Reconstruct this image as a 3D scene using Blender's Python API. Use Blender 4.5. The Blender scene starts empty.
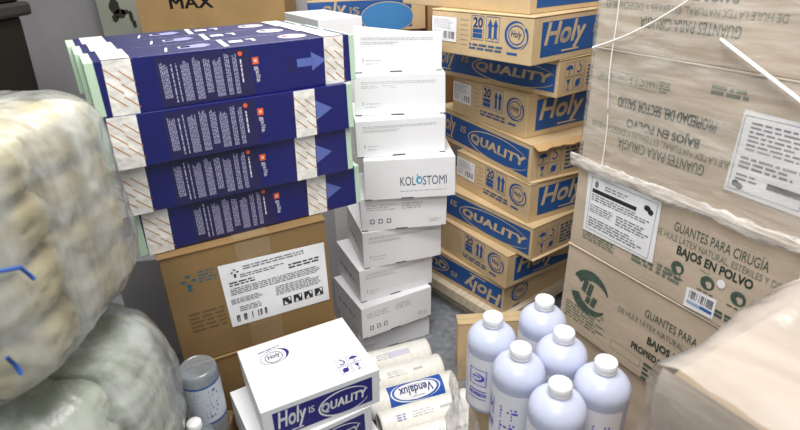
import bpy, bmesh, math, random
from mathutils import Vector, Matrix, noise
S = bpy.context.scene
COL = S.collection

# ------------------------------------------------------------------ camera, world, lights, exposure
cd = bpy.data.cameras.new('camera'); camo = bpy.data.objects.new('camera', cd); COL.objects.link(camo)
right = Vector((0.99954261, -0.01324154, -0.02718891)); up = Vector((0.03024194, 0.43765314, 0.89863516))
fwd = Vector((0.0, 0.89904638, -0.43785341))
M = Matrix((right, up, -fwd)).transposed().to_4x4(); M.translation = (0, 0, 1.35)
camo.matrix_world = M
cd.sensor_width = 36; cd.lens = 36*542.81/800; cd.clip_start = .02
cd.dof.use_dof = True; cd.dof.focus_distance = 1.75; cd.dof.aperture_fstop = 4.0
S.camera = camo
S.view_settings.view_transform = 'Standard'; S.view_settings.look = 'None'
S.view_settings.gamma = 1; S.view_settings.use_curve_mapping = False
S.view_settings.exposure = 0.05
W = bpy.data.worlds.new('world'); S.world = W; W.use_nodes = True
W.node_tree.nodes['Background'].inputs[0].default_value = (.93, .97, 1, 1)
W.node_tree.nodes['Background'].inputs[1].default_value = .32

def area(name, loc, target, sx, sy, power, col=(1, .98, .95)):
    l = bpy.data.lights.new(name, 'AREA'); l.shape = 'RECTANGLE'; l.size = sx; l.size_y = sy; l.energy = power; l.color = col
    o = bpy.data.objects.new(name, l); COL.objects.link(o); o.location = loc
    d = Vector(target)-Vector(loc); o.rotation_euler = d.to_track_quat('-Z', 'Y').to_euler()
    return o
area('overhead_light', (.08, .72, 2.75), (.3, 1.4, .3), 1.2, .5, 50)
area('overhead_light', (-.35, 2.55, 2.75), (-.35, 2.0, 0), 1.2, .5, 24)  # added light: brightens the rear box tops and gives the navy cartons sheen
area('overhead_light', (-.3, -.5, 2.7), (0, 1.6, .5), 1.3, .6, 26)

# ------------------------------------------------------------------ materials
def lin(c):
    def f(v):
        v /= 255.
        return v/12.92 if v <= .04045 else ((v+.055)/1.055)**2.4
    return tuple(f(v) for v in c)+(1,)
MATS = {}
def mat(name, rgb, rough=.6, var=0., vscale=8, stretch=(1, 1, 1), bump=0., bscale=40, spec=.5, coat=0., trans=0., sss=0., metal=0.):
    if name in MATS: return MATS[name]
    m = bpy.data.materials.new(name); m.use_nodes = True; nt = m.node_tree; p = nt.nodes['Principled BSDF']
    p.inputs['Base Color'].default_value = lin(rgb); p.inputs['Roughness'].default_value = rough
    p.inputs['Specular IOR Level'].default_value = spec; p.inputs['Coat Weight'].default_value = coat; p.inputs['Coat Roughness'].default_value = .33
    p.inputs['Transmission Weight'].default_value = trans; p.inputs['Metallic'].default_value = metal
    if sss: p.inputs['Subsurface Weight'].default_value = sss; p.inputs['Subsurface Radius'].default_value = (.02, .02, .02); p.inputs['Subsurface Scale'].default_value = 1
    tc = nt.nodes.new('ShaderNodeTexCoord'); mp = nt.nodes.new('ShaderNodeMapping'); mp.inputs['Scale'].default_value = stretch
    nt.links.new(tc.outputs['Object'], mp.inputs['Vector'])
    n = nt.nodes.new('ShaderNodeTexNoise'); n.inputs['Scale'].default_value = vscale; n.inputs['Detail'].default_value = 6
    nt.links.new(mp.outputs[0], n.inputs['Vector'])
    if var:
        mx = nt.nodes.new('ShaderNodeMix'); mx.data_type = 'RGBA'
        a = lin(tuple(min(255, c*(1+var)) for c in rgb)); b = lin(tuple(c*(1-var) for c in rgb))
        r = nt.nodes.new('ShaderNodeMapRange'); r.inputs[1].default_value = .3; r.inputs[2].default_value = .7
        nt.links.new(n.outputs['Fac'], r.inputs[0]); nt.links.new(r.outputs[0], mx.inputs[0])
        mx.inputs[6].default_value = b; mx.inputs[7].default_value = a
        nt.links.new(mx.outputs[2], p.inputs['Base Color'])
    if bump:
        n2 = nt.nodes.new('ShaderNodeTexNoise'); n2.inputs['Scale'].default_value = bscale; n2.inputs['Detail'].default_value = 4
        nt.links.new(mp.outputs[0], n2.inputs['Vector'])
        b = nt.nodes.new('ShaderNodeBump'); b.inputs['Strength'].default_value = bump; b.inputs['Distance'].default_value = .01
        nt.links.new(n2.outputs['Fac'], b.inputs['Height']); nt.links.new(b.outputs[0], p.inputs['Normal'])
    MATS[name] = m; return m
def film(name, rgb, lo, hi, scale=6, stretch=(1, 1, 1), rough=.25, bump=.6, bscale=14, gloss=.3, tl_w=.2, dist=1.2):
    """thin plastic sheet: part see-through, part milky, with glossy creases"""
    if name in MATS: return MATS[name]
    m = bpy.data.materials.new(name); m.use_nodes = True; nt = m.node_tree; N = nt.nodes; L = nt.links
    for n in list(N): N.remove(n)
    out = N.new('ShaderNodeOutputMaterial'); tc = N.new('ShaderNodeTexCoord'); mp = N.new('ShaderNodeMapping')
    mp.inputs['Scale'].default_value = stretch; mp.inputs['Rotation'].default_value = (.3, .5, .2); L.new(tc.outputs['Object'], mp.inputs[0])
    n = N.new('ShaderNodeTexNoise'); n.inputs['Scale'].default_value = scale; n.inputs['Detail'].default_value = 7; n.inputs['Distortion'].default_value = dist
    L.new(mp.outputs[0], n.inputs['Vector'])
    r = N.new('ShaderNodeMapRange'); r.inputs[1].default_value = .35; r.inputs[2].default_value = .68; r.inputs[3].default_value = lo; r.inputs[4].default_value = hi
    L.new(n.outputs['Fac'], r.inputs[0])
    n2 = N.new('ShaderNodeTexNoise'); n2.inputs['Scale'].default_value = bscale; n2.inputs['Detail'].default_value = 5; L.new(mp.outputs[0], n2.inputs['Vector'])
    bp = N.new('ShaderNodeBump'); bp.inputs['Strength'].default_value = bump; bp.inputs['Distance'].default_value = .02; L.new(n2.outputs['Fac'], bp.inputs['Height'])
    d = N.new('ShaderNodeBsdfDiffuse'); d.inputs[0].default_value = lin(rgb); L.new(bp.outputs[0], d.inputs['Normal'])
    tl = N.new('ShaderNodeBsdfTranslucent'); tl.inputs[0].default_value = lin(rgb)
    m1 = N.new('ShaderNodeMixShader'); m1.inputs[0].default_value = tl_w; L.new(d.outputs[0], m1.inputs[1]); L.new(tl.outputs[0], m1.inputs[2])
    t = N.new('ShaderNodeBsdfTransparent'); t.inputs[0].default_value = (.97, .97, .97, 1)
    m2 = N.new('ShaderNodeMixShader'); L.new(r.outputs[0], m2.inputs[0]); L.new(t.outputs[0], m2.inputs[1]); L.new(m1.outputs[0], m2.inputs[2])
    g = N.new('ShaderNodeBsdfGlossy'); g.inputs['Roughness'].default_value = rough; L.new(bp.outputs[0], g.inputs['Normal'])
    lw = N.new('ShaderNodeLayerWeight'); lw.inputs[0].default_value = .5; L.new(bp.outputs[0], lw.inputs['Normal']); fr = N.new('ShaderNodeMath'); fr.operation = 'POWER'; fr.inputs[1].default_value = 5; L.new(lw.outputs['Facing'], fr.inputs[0])
    ml = N.new('ShaderNodeMath'); ml.operation = 'MULTIPLY_ADD'; ml.inputs[1].default_value = 1.; ml.inputs[2].default_value = gloss*.1; L.new(fr.outputs[0], ml.inputs[0])
    m3 = N.new('ShaderNodeMixShader'); L.new(ml.outputs[0], m3.inputs[0]); L.new(m2.outputs[0], m3.inputs[1]); L.new(g.outputs[0], m3.inputs[2])
    L.new(m3.outputs[0], out.inputs[0]); MATS[name] = m; return m

KRAFT = mat('kraft_board', (204, 178, 138), .75, .04, 9, bump=.08, bscale=60)
KEDGE = mat('kraft_edge', (196, 160, 112), .85)
BROWN = mat('brown_board', (136, 108, 68), .7, .05, 6, bump=.08, bscale=50)
BROWN2 = mat('brown_board_back', (172, 140, 92), .8, .06, 6)
PALEK = mat('pale_board', (190, 174, 155), .75, .05, 5, (1, 1, 3), bump=.1, bscale=30)
BLUE = mat('print_blue', (30, 82, 148), .5, .04, 20)
KPRINT = mat('print_blue_grey', (70, 92, 128), .6)
KNOCK = mat('board_letter', (206, 184, 148), .6)
WHITE = mat('white_card', (232, 232, 234), .5, .015, 6)
WHITE2 = mat('white_card_gloss', (234, 234, 238), .42, .01, 6)
PAPER = mat('paper_label', (236, 237, 240), .6, .02, 15)
INK = mat('black_ink', (38, 38, 42), .6)
INK2 = mat('grey_ink', (120, 120, 126), .6)
INK3 = mat('pale_grey_ink', (188, 188, 192), .6)
GREENINK = mat('green_grey_ink', (66, 86, 76), .7, .15, 60)
GREENINK2 = mat('pale_green_ink', (108, 118, 102), .7, .15, 60)
NAVY = mat('navy_sleeve', (16, 22, 98), .34, .05, 6, spec=.5, coat=.4)
NAVY2 = mat('sleeve_text_panel', (36, 34, 78), .35, .05, 10, coat=.2)
NAVYTXT = mat('sleeve_text', (168, 166, 196), .5)
PALEBLUE = mat('sleeve_pale_blue', (92, 108, 178), .4)
MINT = mat('mint_tray', (186, 212, 188), .6, .03, 10)
ORANGE = mat('orange_print', (226, 98, 50), .5)
OFFW = mat('off_white_print', (226, 224, 234), .5)
PINK = mat('pink_print', (232, 196, 186), .5)
TAPEW = mat('striped_tape', (230, 228, 222), .35, .08, 40, bump=.25, bscale=60)
TAPEO = mat('tape_stripe', (186, 124, 44), .5)
CLEARTAPE = film('clear_tape', (214, 190, 150), .25, .4, 20, bump=.2, gloss=.4)
VIOLET = mat('violet_ink', (84, 62, 196), .5)
DEEPBLUE = mat('deep_blue_print', (32, 30, 118), .45, .03, 20)
CYAN = mat('cyan_ink', (60, 165, 200), .5)
DARKTXT = mat('slate_ink', (70, 84, 104), .5)
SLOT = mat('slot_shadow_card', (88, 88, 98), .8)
CAP = mat('white_cap', (244, 245, 247), .4, sss=.2)
BOTTLE = mat('milky_plastic', (194, 200, 221), .28, .015, 5, sss=.3, spec=.5)
BLABEL = mat('bottle_label', (238, 238, 243), .5, .01, 8)
TEALINK = mat('teal_ink', (50, 94, 110), .6)
WOOD = mat('pale_wood', (206, 192, 168), .8, .08, 6, (1, 8, 8), bump=.15)
ROLL = mat('bandage_wrap', (240, 238, 232), .4, .02, 25, (3, 1, 1), bump=.35, bscale=30, coat=.3)
ROLLBLUE = mat('bandage_blue', (36, 88, 176), .4)
BLACKP = mat('black_plastic', (28, 27, 28), .5, .1, 4, bump=.2)
WALLM = mat('grey_wall_paint', (165, 163, 165), .9, .05, 3, bump=.15, bscale=25)
WALLF = mat('pale_wall_paint', (176, 176, 172), .9, .03, 3)
FLOORM = mat('grey_floor', (128, 132, 138), .35, .14, 40, bump=.15, bscale=80)
CREAM = mat('cream_pack', (196, 184, 146), .8, .05, 8, (1, 1, 3), bump=.25, bscale=14)
BAGBLUE = mat('bag_blue_print', (44, 92, 170), .5)
FILM = film('stretch_film', (214, 218, 214), .12, .72, 2.4, (7, 7, 1.2), bump=.25, bscale=3, dist=.35)
FILMTHIN = film('thin_film', (240, 236, 230), .05, .34, 6, (.8, .8, 6), bump=.3, bscale=10, gloss=.35, tl_w=.05)
FILMWHITE = film('bunched_film', (238, 234, 228), .3, .8, 12, (1, 1, 4), bump=.35, bscale=20, tl_w=.1)
FILMNEAR = film('near_film', (216, 206, 197), .42, .85, 4, (1, 1, 2), bump=.35, bscale=8)
CLEARP = film('clear_bottle_plastic', (196, 206, 214), .28, .5, 6, bump=.2, gloss=1.)
STRING = mat('white_string', (238, 237, 232), .5)

# ------------------------------------------------------------------ object helpers
def tag(o, label=None, cat=None, group=None, kind=None):
    if label: o['label'] = label
    if cat: o['category'] = cat
    if group: o['group'] = group
    if kind: o['kind'] = kind
    return o
def thing(name, label, cat, loc, yaw=0, group=None):
    o = bpy.data.objects.new(name, None); COL.objects.link(o); o.empty_display_size = .05
    o.location = loc; o.rotation_euler = (0, 0, yaw); return tag(o, label, cat, group)
class MB:
    def __init__(s): s.v = []; s.f = []; s.m = []; s.mats = []; s.sm = []
    def mi(s, m):
        if m not in s.mats: s.mats.append(m)
        return s.mats.index(m)
    def add(s, vs, fs, m, smooth=False):
        b = len(s.v); s.v += [Vector(v) for v in vs]; k = s.mi(m)
        for f in fs: s.f.append([b+i for i in f]); s.m.append(k); s.sm.append(smooth)
    def bm(s, bm, m, smooth=False):
        bm.verts.index_update(); s.add([v.co.copy() for v in bm.verts], [[v.index for v in f.verts] for f in bm.faces], m, smooth); bm.free()
    def box(s, x0, y0, z0, x1, y1, z1, m, bev=0., seg=2):
        bm = bmesh.new(); bmesh.ops.create_cube(bm, size=1)
        for v in bm.verts: v.co = Vector(((x0+x1)/2+v.co.x*(x1-x0), (y0+y1)/2+v.co.y*(y1-y0), (z0+z1)/2+v.co.z*(z1-z0)))
        if bev: bmesh.ops.bevel(bm, geom=bm.edges[:], offset=bev, segments=seg, profile=.5, affect='EDGES')
        s.bm(bm, m)
    def warp(s, fn):
        s.v = [fn(v) for v in s.v]
    def build(s, name, parent=None, bevel=False):
        me = bpy.data.meshes.new(name); me.from_pydata([tuple(v) for v in s.v], [], s.f); me.validate()
        for m in s.mats: me.materials.append(m)
        if len(me.polygons) == len(s.m):
            me.polygons.foreach_set('material_index', s.m); me.polygons.foreach_set('use_smooth', s.sm)
        me.update(); o = bpy.data.objects.new(name, me); COL.objects.link(o)
        if parent: o.parent = parent
        return o
def lathe(mb, prof, m, n=40, cx=0, cy=0, smooth=True):
    vs = []; fs = []
    for r, z in prof:
        for i in range(n):
            a = 2*math.pi*i/n; vs.append((cx+r*math.cos(a), cy+r*math.sin(a), z))
    for j in range(len(prof)-1):
        for i in range(n):
            fs.append((j*n+i, j*n+(i+1) % n, (j+1)*n+(i+1) % n, (j+1)*n+i))
    fs.append(tuple(range(n-1, -1, -1))); fs.append(tuple((len(prof)-1)*n+i for i in range(n)))
    mb.add(vs, fs, m, smooth)
def tube(mb, pts, r, m, n=8):
    pts = [Vector(p) for p in pts]; vs = []; fs = []
    for i, p in enumerate(pts):
        t = (pts[min(i+1, len(pts)-1)]-pts[max(i-1, 0)]).normalized()
        a = t.cross(Vector((0, 0, 1)));
        if a.length < .1: a = t.cross(Vector((0, 1, 0)))
        a.normalize(); b = t.cross(a)
        for k in range(n):
            q = 2*math.pi*k/n; vs.append(p+(a*math.cos(q)+b*math.sin(q))*r)
    for i in range(len(pts)-1):
        for k in range(n): fs.append((i*n+k, i*n+(k+1) % n, (i+1)*n+(k+1) % n, (i+1)*n+k))
    fs.append(tuple(range(n))); fs.append(tuple((len(pts)-1)*n+k for k in range(n-1, -1, -1)))
    mb.add(vs, fs, m, True)

# ------------------------------------------------------------------ printing
GC = {}
def glyphs(s, bold=0., shear=0., spacing=1.):
    k = (s, bold, shear, spacing)
    if k in GC: return GC[k]
    c = bpy.data.curves.new('t', 'FONT'); c.body = s; c.size = 1; c.offset = bold; c.shear = shear; c.resolution_u = 3; c.space_character = spacing
    o = bpy.data.objects.new('t', c); COL.objects.link(o); bpy.context.view_layer.update()
    me = bpy.data.meshes.new_from_object(o.evaluated_get(bpy.context.evaluated_depsgraph_get()))
    vs = [(v.co.x, v.co.y) for v in me.vertices]; fs = [list(p.vertices) for p in me.polygons]
    bpy.data.objects.remove(o); bpy.data.curves.remove(c); bpy.data.meshes.remove(me)
    x0 = min(v[0] for v in vs); x1 = max(v[0] for v in vs); y0 = min(v[1] for v in vs); y1 = max(v[1] for v in vs)
    vs = [((x-x0)/(x1-x0), (y-y0)/(y1-y0)) for x, y in vs]
    GC[k] = (vs, fs); return GC[k]
class Draw:
    """2D print: list of (verts, faces, material, level)"""
    def __init__(s): s.it = []
    def raw(s, vs, fs, m, lv=1): s.it.append((vs, fs, m, lv))
    def quad(s, p, m, lv=1, step=.04):
        (a, b, c, d) = p   # a-b bottom, d-c top
        L = max(math.dist(a, b), math.dist(d, c)); K = max(math.dist(a, d), math.dist(b, c))
        nx = max(1, int(L/step)+1); ny = max(1, int(K/step)+1); vs = []; fs = []
        for j in range(ny+1):
            for i in range(nx+1):
                u = i/nx; v = j/ny
                vs.append(tuple((1-u)*(1-v)*a[k]+u*(1-v)*b[k]+u*v*c[k]+(1-u)*v*d[k] for k in (0, 1)))
        for j in range(ny):
            for i in range(nx): q = j*(nx+1)+i; fs.append((q, q+1, q+nx+2, q+nx+1))
        s.raw(vs, fs, m, lv)
    def rect(s, x0, y0, x1, y1, m, lv=1): s.quad([(x0, y0), (x1, y0), (x1, y1), (x0, y1)], m, lv)
    def frame(s, x0, y0, x1, y1, t, m, lv=2):
        s.rect(x0, y0, x1, y0+t, m, lv); s.rect(x0, y1-t, x1, y1, m, lv); s.rect(x0, y0+t, x0+t, y1-t, m, lv); s.rect(x1-t, y0+t, x1, y1-t, m, lv)
    def poly(s, pts, m, lv=1): s.raw(pts, [tuple(range(len(pts)))], m, lv)
    def disc(s, cx, cy, rx, ry, m, lv=1, n=24): s.poly([(cx+rx*math.cos(2*math.pi*i/n), cy+ry*math.sin(2*math.pi*i/n)) for i in range(n)], m, lv)
    def arc(s, cx, cy, rx, ry, a0, a1, t0, t1, m, lv=1, n=28, tilt=0., tm=None):
        vs = []
        for i in range(n+1):
            q = i/n; a = math.radians(a0+(a1-a0)*q); t = t0+(t1-t0)*q if tm is None else (t0*(1-q)+t1*q+tm*math.sin(math.pi*q))
            for k in (0, 1):
                x = (rx-k*t)*math.cos(a); y = (ry-k*t)*math.sin(a)
                vs.append((cx+x*math.cos(tilt)-y*math.sin(tilt), cy+x*math.sin(tilt)+y*math.cos(tilt)))
        s.raw(vs, [(2*i, 2*i+1, 2*i+3, 2*i+2) for i in range(n)], m, lv)
    def ell(s, cx, cy, rx, ry, m, lv=1, n=16):
        vs = []
        for i in range(n+1):
            y = -1+2*i/n; x = math.sqrt(max(0, 1-y*y)); vs += [(cx-rx*x, cy+ry*y), (cx+rx*x, cy+ry*y)]
        s.raw(vs, [(2*i, 2*i+1, 2*i+3, 2*i+2) for i in range(n)], m, lv)
    def text(s, t, x0, y0, x1, y1, m, lv=2, rot=0, bold=0., shear=0., spacing=1.):
        """fit the writing into the rectangle; rot 0/90/180/270 turns it inside"""
        vs, fs = glyphs(t, 0., shear, spacing); n0 = len(vs)
        k = max(1.2, len(t)*.62)
        if bold:   # heavier strokes: the same outline struck four more times, slightly shifted
            a = bold*1.1/k; c = bold*1.1; base_v = list(vs); base_f = list(fs); vs = []; fs = []
            for j, (du, dv) in enumerate(((-a, -c), (a, -c), (-a, c), (a, c), (0, 0))):
                vs += [(u+du, v+dv) for u, v in base_v]; fs += [[i+j*n0 for i in f] for f in base_f]
        o = []
        for u, v in vs:
            if rot == 180: u, v = 1-u, 1-v
            elif rot == 90: u, v = 1-v, u
            elif rot == 270: u, v = v, 1-u
            o.append((x0+u*(x1-x0), y0+v*(y1-y0)))
        s.raw(o, fs, m, lv)
    def greek(s, x0, y0, x1, y1, rows, m, lv=2, seed=0, fill=.55, vert=False, ragged=.3):
        """rows of illegible small print"""
        R = random.Random(seed); vs = []; fs = []
        def q(a, b, c, d):
            k = len(vs)
            if vert: vs.extend([(b, a), (d, a), (d, c), (b, c)])
            else: vs.extend([(a, b), (c, b), (c, d), (a, d)])
            fs.append((k, k+1, k+2, k+3))
        if vert: X0, Y0, X1, Y1 = y0, x0, y1, x1
        else: X0, Y0, X1, Y1 = x0, y0, x1, y1
        hh = (Y1-Y0)/rows
        for r in range(rows):
            y = Y0+r*hh; x = X0; e = X1-(X1-X0)*ragged*R.random()
            while x < e:
                w = hh*R.uniform(.8, 3.2); w = min(w, e-x); q(x, y+hh*.2, x+w, y+hh*(.2+fill)); x += w+hh*.5
        s.raw(vs, fs, m, lv)
    def bars(s, x0, y0, x1, y1, m, lv=2, seed=1, vert=False):
        R = random.Random(seed); x = x0
        n = 26; w = (x1-x0)/n
        for i in range(n):
            if R.random() < .6 or i in (0, n-1): s.poly([(x0+i*w, y0), (x0+i*w+w*R.uniform(.45, 1), y0), (x0+i*w+w*.9, y1), (x0+i*w, y1)], m, lv)
    def xf(s, fn):
        d = Draw(); d.it = [([fn(p) for p in vs], fs, m, lv) for vs, fs, m, lv in s.it]; return d
    def put(s, mb, O, U, V, N, base=.0003, step=.0003):
        O, U, V, N = map(Vector, (O, U, V, N))
        for vs, fs, m, lv in s.it: mb.add([O+U*x+V*y+N*(base+step*lv) for x, y in vs], fs, m)
def flip(d, w, h): return d.xf(lambda p: (w-p[0], h-p[1]))
def faces(w, d, h):
    return dict(F=((-w/2, -d/2, 0), (1, 0, 0), (0, 0, 1), (0, -1, 0)), L=((-w/2, d/2, 0), (0, -1, 0), (0, 0, 1), (-1, 0, 0)),
                R=((w/2, -d/2, 0), (0, 1, 0), (0, 0, 1), (1, 0, 0)), T=((-w/2, -d/2, h), (1, 0, 0), (0, 1, 0), (0, 0, 1)))
def tri(w, d, h, off):
    """trilinear push of the eight corners; off maps 'FLB'.. to a vector"""
    def fn(v):
        u = (v.x+w/2)/w; q = (v.y+d/2)/d; t = v.z/h; r = Vector(v)
        for k, o in off.items():
            a = (1-q if k[0] == 'F' else q)*(1-u if k[1] == 'L' else u)*(1-t if k[2] == 'B' else t)
            r += Vector(o)*a
        return r
    return fn
def jit(seed, a=.002):
    R = random.Random(seed); return {p+q+z: (R.uniform(-a, a), R.uniform(-a, a), 0) for p in 'FB' for q in 'LR' for z in 'BT'}
def carton(name, label, cat, T, board, group=None, prints=None, labels=None, seam=None, tape=None, flaps=True, seed=0, bev=.0025, off=None, edge=None, gap=.0006, partname='body', seam_axis='x', over=.0015):
    """closed box. T=(x,y,yaw,zb,h,w,d) with x,y the front-left corner. prints: face->Draw printed on the body.
    labels: (name, face, Draw, label) stuck-on papers as parts. flaps: two closed lid flaps with a centre seam."""
    x, y, a, zb, h, w, d = T; a = math.radians(a); h -= gap
    cx = x+math.cos(a)*w/2-math.sin(a)*d/2; cy = y+math.sin(a)*w/2+math.cos(a)*d/2
    root = thing(name, label, cat, (cx, cy, zb), a, group)
    offs = jit(seed)
    if off:
        for k, o in off.items(): offs[k] = tuple(offs[k][i]+o[i] for i in range(3))
    fn = tri(w, d, h, offs); F = faces(w, d, h)
    fl = .004 if flaps else 0
    b = MB(); b.box(-w/2, -d/2, 0, w/2, d/2, h-fl-(.0012 if flaps else 0), board, bev)
    for k, dr in (prints or {}).items():
        if k != 'T': dr.put(b, *F[k])
    if not flaps and prints and 'T' in prints: prints['T'].put(b, *F['T'])
    b.warp(fn); b.build(partname, root)
    if flaps:
        for s in (0, 1):
            f = MB(); g = .001
            if seam_axis == 'x':   # seam runs along x
                y0, y1 = (-d/2-over, -g) if s == 0 else (g, d/2+over)
                f.box(-w/2-over, y0, h-fl, w/2+over, y1, h, board, .0012, 1)
            else:
                x0, x1 = (-w/2-over, -g) if s == 0 else (g, w/2+over)
                f.box(x0, -d/2-over, h-fl, x1, d/2+over, h, board, .0012, 1)
            if s == 0 and prints and 'T' in prints: prints['T'].put(f, *F['T'])
            f.warp(fn); f.build('flap', root)
    if tape:
        for nm, fc, dr, lb in tape:
            t = MB(); dr.put(t, *F[fc], base=.0011); t.warp(fn); o = t.build(nm, root)
            if lb: o['label'] = lb
    for nm, fc, dr, lb in (labels or []):
        t = MB(); dr.put(t, *F[fc], base=.0016); t.warp(fn); o = t.build(nm, root)
        if lb: o['label'] = lb
    return root

# ------------------------------------------------------------------ setting
def struct(name, mb):
    o = mb.build(name); o['kind'] = 'structure'; return o
b = MB(); b.box(-2.2, -1.2, -.05, 2.6, 3.4, 0, FLOORM); struct('floor', b)
b = MB(); b.box(-2.2, 3.2, 0, 2.6, 3.3, 2.9, WALLM); struct('wall_back', b)
b = MB(); b.box(-2.25, -1.2, 0, -2.15, 3.2, 2.9, WALLM); struct('wall_left', b)
b = MB(); b.box(2.5, -1.2, 0, 2.6, 3.2, 2.9, WALLF); struct('wall_right', b)
# pale painted wall pier with flaked patch behind the blue cartons
b = MB(); b.box(-1.55, 3.05, 0, -1.18, 3.2, 2.9, mat('pale_green_paint', (156, 160, 146), .85, .04, 5)); struct('trim_1', b)
d = Draw(); R = random.Random(4)
for cx, cz, rx, rz in ((0, 0, .028, .045), (.02, -.04, .03, .025), (.05, -.03, .022, .012), (.075, -.05, .012, .03), (.085, -.09, .012, .02), (-.01, -.06, .016, .02)):
    d.poly([(cx+rx*math.cos(a*.4)*R.uniform(.75, 1.2), cz+rz*math.sin(a*.4)*R.uniform(.75, 1.2)) for a in range(16)], mat('bare_dark_patch', (52, 48, 42), .9), 1)
b = MB(); d.put(b, (-1.46, 3.05, 1.13), (1, 0, 0), (0, 0, 1), (0, -1, 0), base=.001); o = b.build('wall_stain'); tag(o, 'dark flaked paint patch on the pale green wall pier', 'paint patch')

# black lidded bin at the far left
root = thing('storage_bin', 'black plastic bin with overhanging rim against the grey wall at far left', 'bin', (-1.70, 2.02, 0), .04)
b = MB(); b.box(-.27, -.2, 0, .27, .2, 1.17, BLACKP, .02)
b.warp(lambda v: Vector((v.x*(.86+.14*v.z), v.y*(.86+.14*v.z), v.z))); b.build('body', root)
b = MB(); b.box(-.305, -.235, 1.165, .305, .235, 1.215, mat('black_rim', (52, 50, 50), .5), .012); b.build('rim', root)
b = MB(); b.box(-.29, -.22, 1.215, .29, .22, 1.30, BLACKP, .02); b.build('lid', root)

# ------------------------------------------------------------------ tan cartons in the far background
d = Draw(); d.text('MAX', .10, .155, .21, .205, INK, 2, bold=.02)
bk = ((-1.13, 2.66, 2, 0, .53, .64, .38), (-1.14, 2.66, 1, .53, .35, .64, .38), (-1.155, 2.62, 2, .88, .36, .66, .4))
carton('cardboard_box', 'plain tan carton at floor level of the stack behind the blue cartons', 'box', bk[0], BROWN2, seed=41, group='tan carton stack by the wall')
carton('cardboard_box', 'middle tan carton of the stack behind the blue cartons', 'box', bk[1], BROWN2, seed=42, group='tan carton stack by the wall')
d = Draw(); d.text('MAX', .15, .262, .34, .310, INK, 2, bold=.02); d.greek(.3, .03, .5, .09, 4, INK2, seed=3)
carton('cardboard_box', 'tan carton with bold black MAX lettering above the blue cartons', 'box', bk[2], BROWN2, seed=43, prints={'F': d}, group='tan carton stack by the wall')

# ------------------------------------------------------------------ prints of the latex-glove style kraft boxes
def swoosh(d, cx, cy, r, m, txt='Holy', lv=2, sub=True):
    d.arc(cx, cy, r, r*.92, 40, 330, .0006, .0006, m, lv, tm=r*.2)
    d.arc(cx+r*.05, cy, r*.72, r*.66, 0, 360, r*.08, r*.08, m, lv)
    d.text(txt, cx-r*.42, cy-r*.28, cx+r*.5, cy+r*.30, m, lv, shear=.2, bold=.01)
    d.arc(cx+r*.1, cy-r*.06, r*1.0, r*.95, -70, 40, .0006, r*.2, m, lv)
    if sub: d.greek(cx-r*.7, cy-r*1.42, cx+r*.8, cy-r*1.12, 1, m, lv, seed=2)
def long_panel(w, h, hx, ix, qx, blue=BLUE, knock=KNOCK, x0=.03, x1=None):
    d = Draw(); x1 = x1 or w-.02
    d.rect(x0, h*.14, x1, h*.86, blue, 1)
    d.text('Holy', hx[0], h*.24, hx[1], h*.83, knock, 2, bold=.022, shear=.22)
    d.rect(hx[0]+(hx[1]-hx[0])*.42, h*.19, hx[0]+(hx[1]-hx[0])*.86, h*.225, knock, 2)
    d.text('IS', ix[0], h*.50, ix[1], h*.68, knock, 2, bold=.03, shear=.1)
    q0, q1 = qx; d.text('QUALITY', q0, h*.32, q1, h*.60, knock, 2, bold=.035, shear=.12, spacing=1.08)
    cx = (q0+q1)/2; rx = (q1-q0)/2*1.14
    d.arc(cx, h*.46, rx, h*.36, 20, 340, .0015, .0015, knock, 2, tm=.003, n=48)
    return d
def picto(d, k, x, y, s, m, lv=2):
    if k == 0:      # umbrella
        d.poly([(x+s*.5+s*.38*math.cos(a*math.pi/8), y+s*.5+s*.32*math.sin(a*math.pi/8)) for a in range(9)], m, lv); d.rect(x+s*.47, y+s*.14, x+s*.53, y+s*.5, m, lv); d.rect(x+s*.36, y+s*.14, x+s*.5, y+s*.19, m, lv)
    elif k == 1:    # glass
        d.poly([(x+s*.28, y+s*.85), (x+s*.5, y+s*.4), (x+s*.72, y+s*.85)], m, lv); d.rect(x+s*.47, y+s*.18, x+s*.53, y+s*.45, m, lv); d.rect(x+s*.33, y+s*.12, x+s*.67, y+s*.19, m, lv)
    elif k == 2:    # struck sun
        d.disc(x+s*.5, y+s*.5, s*.28, s*.28, m, lv, 10); d.quad([(x+s*.14, y+s*.2), (x+s*.2, y+s*.14), (x+s*.86, y+s*.8), (x+s*.8, y+s*.86)], m, lv+1)
    elif k == 3:    # arrows up
        for q in (.3, .68):
            d.rect(x+s*(q-.05), y+s*.15, x+s*(q+.05), y+s*.6, m, lv); d.poly([(x+s*(q-.15), y+s*.55), (x+s*(q+.15), y+s*.55), (x+s*q, y+s*.88)], m, lv)
    elif k == 4:    # hook
        d.arc(x+s*.5, y+s*.45, s*.3, s*.3, -150, 90, s*.1, s*.1, m, lv); d.rect(x+s*.45, y+s*.72, x+s*.55, y+s*.9, m, lv)
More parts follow.
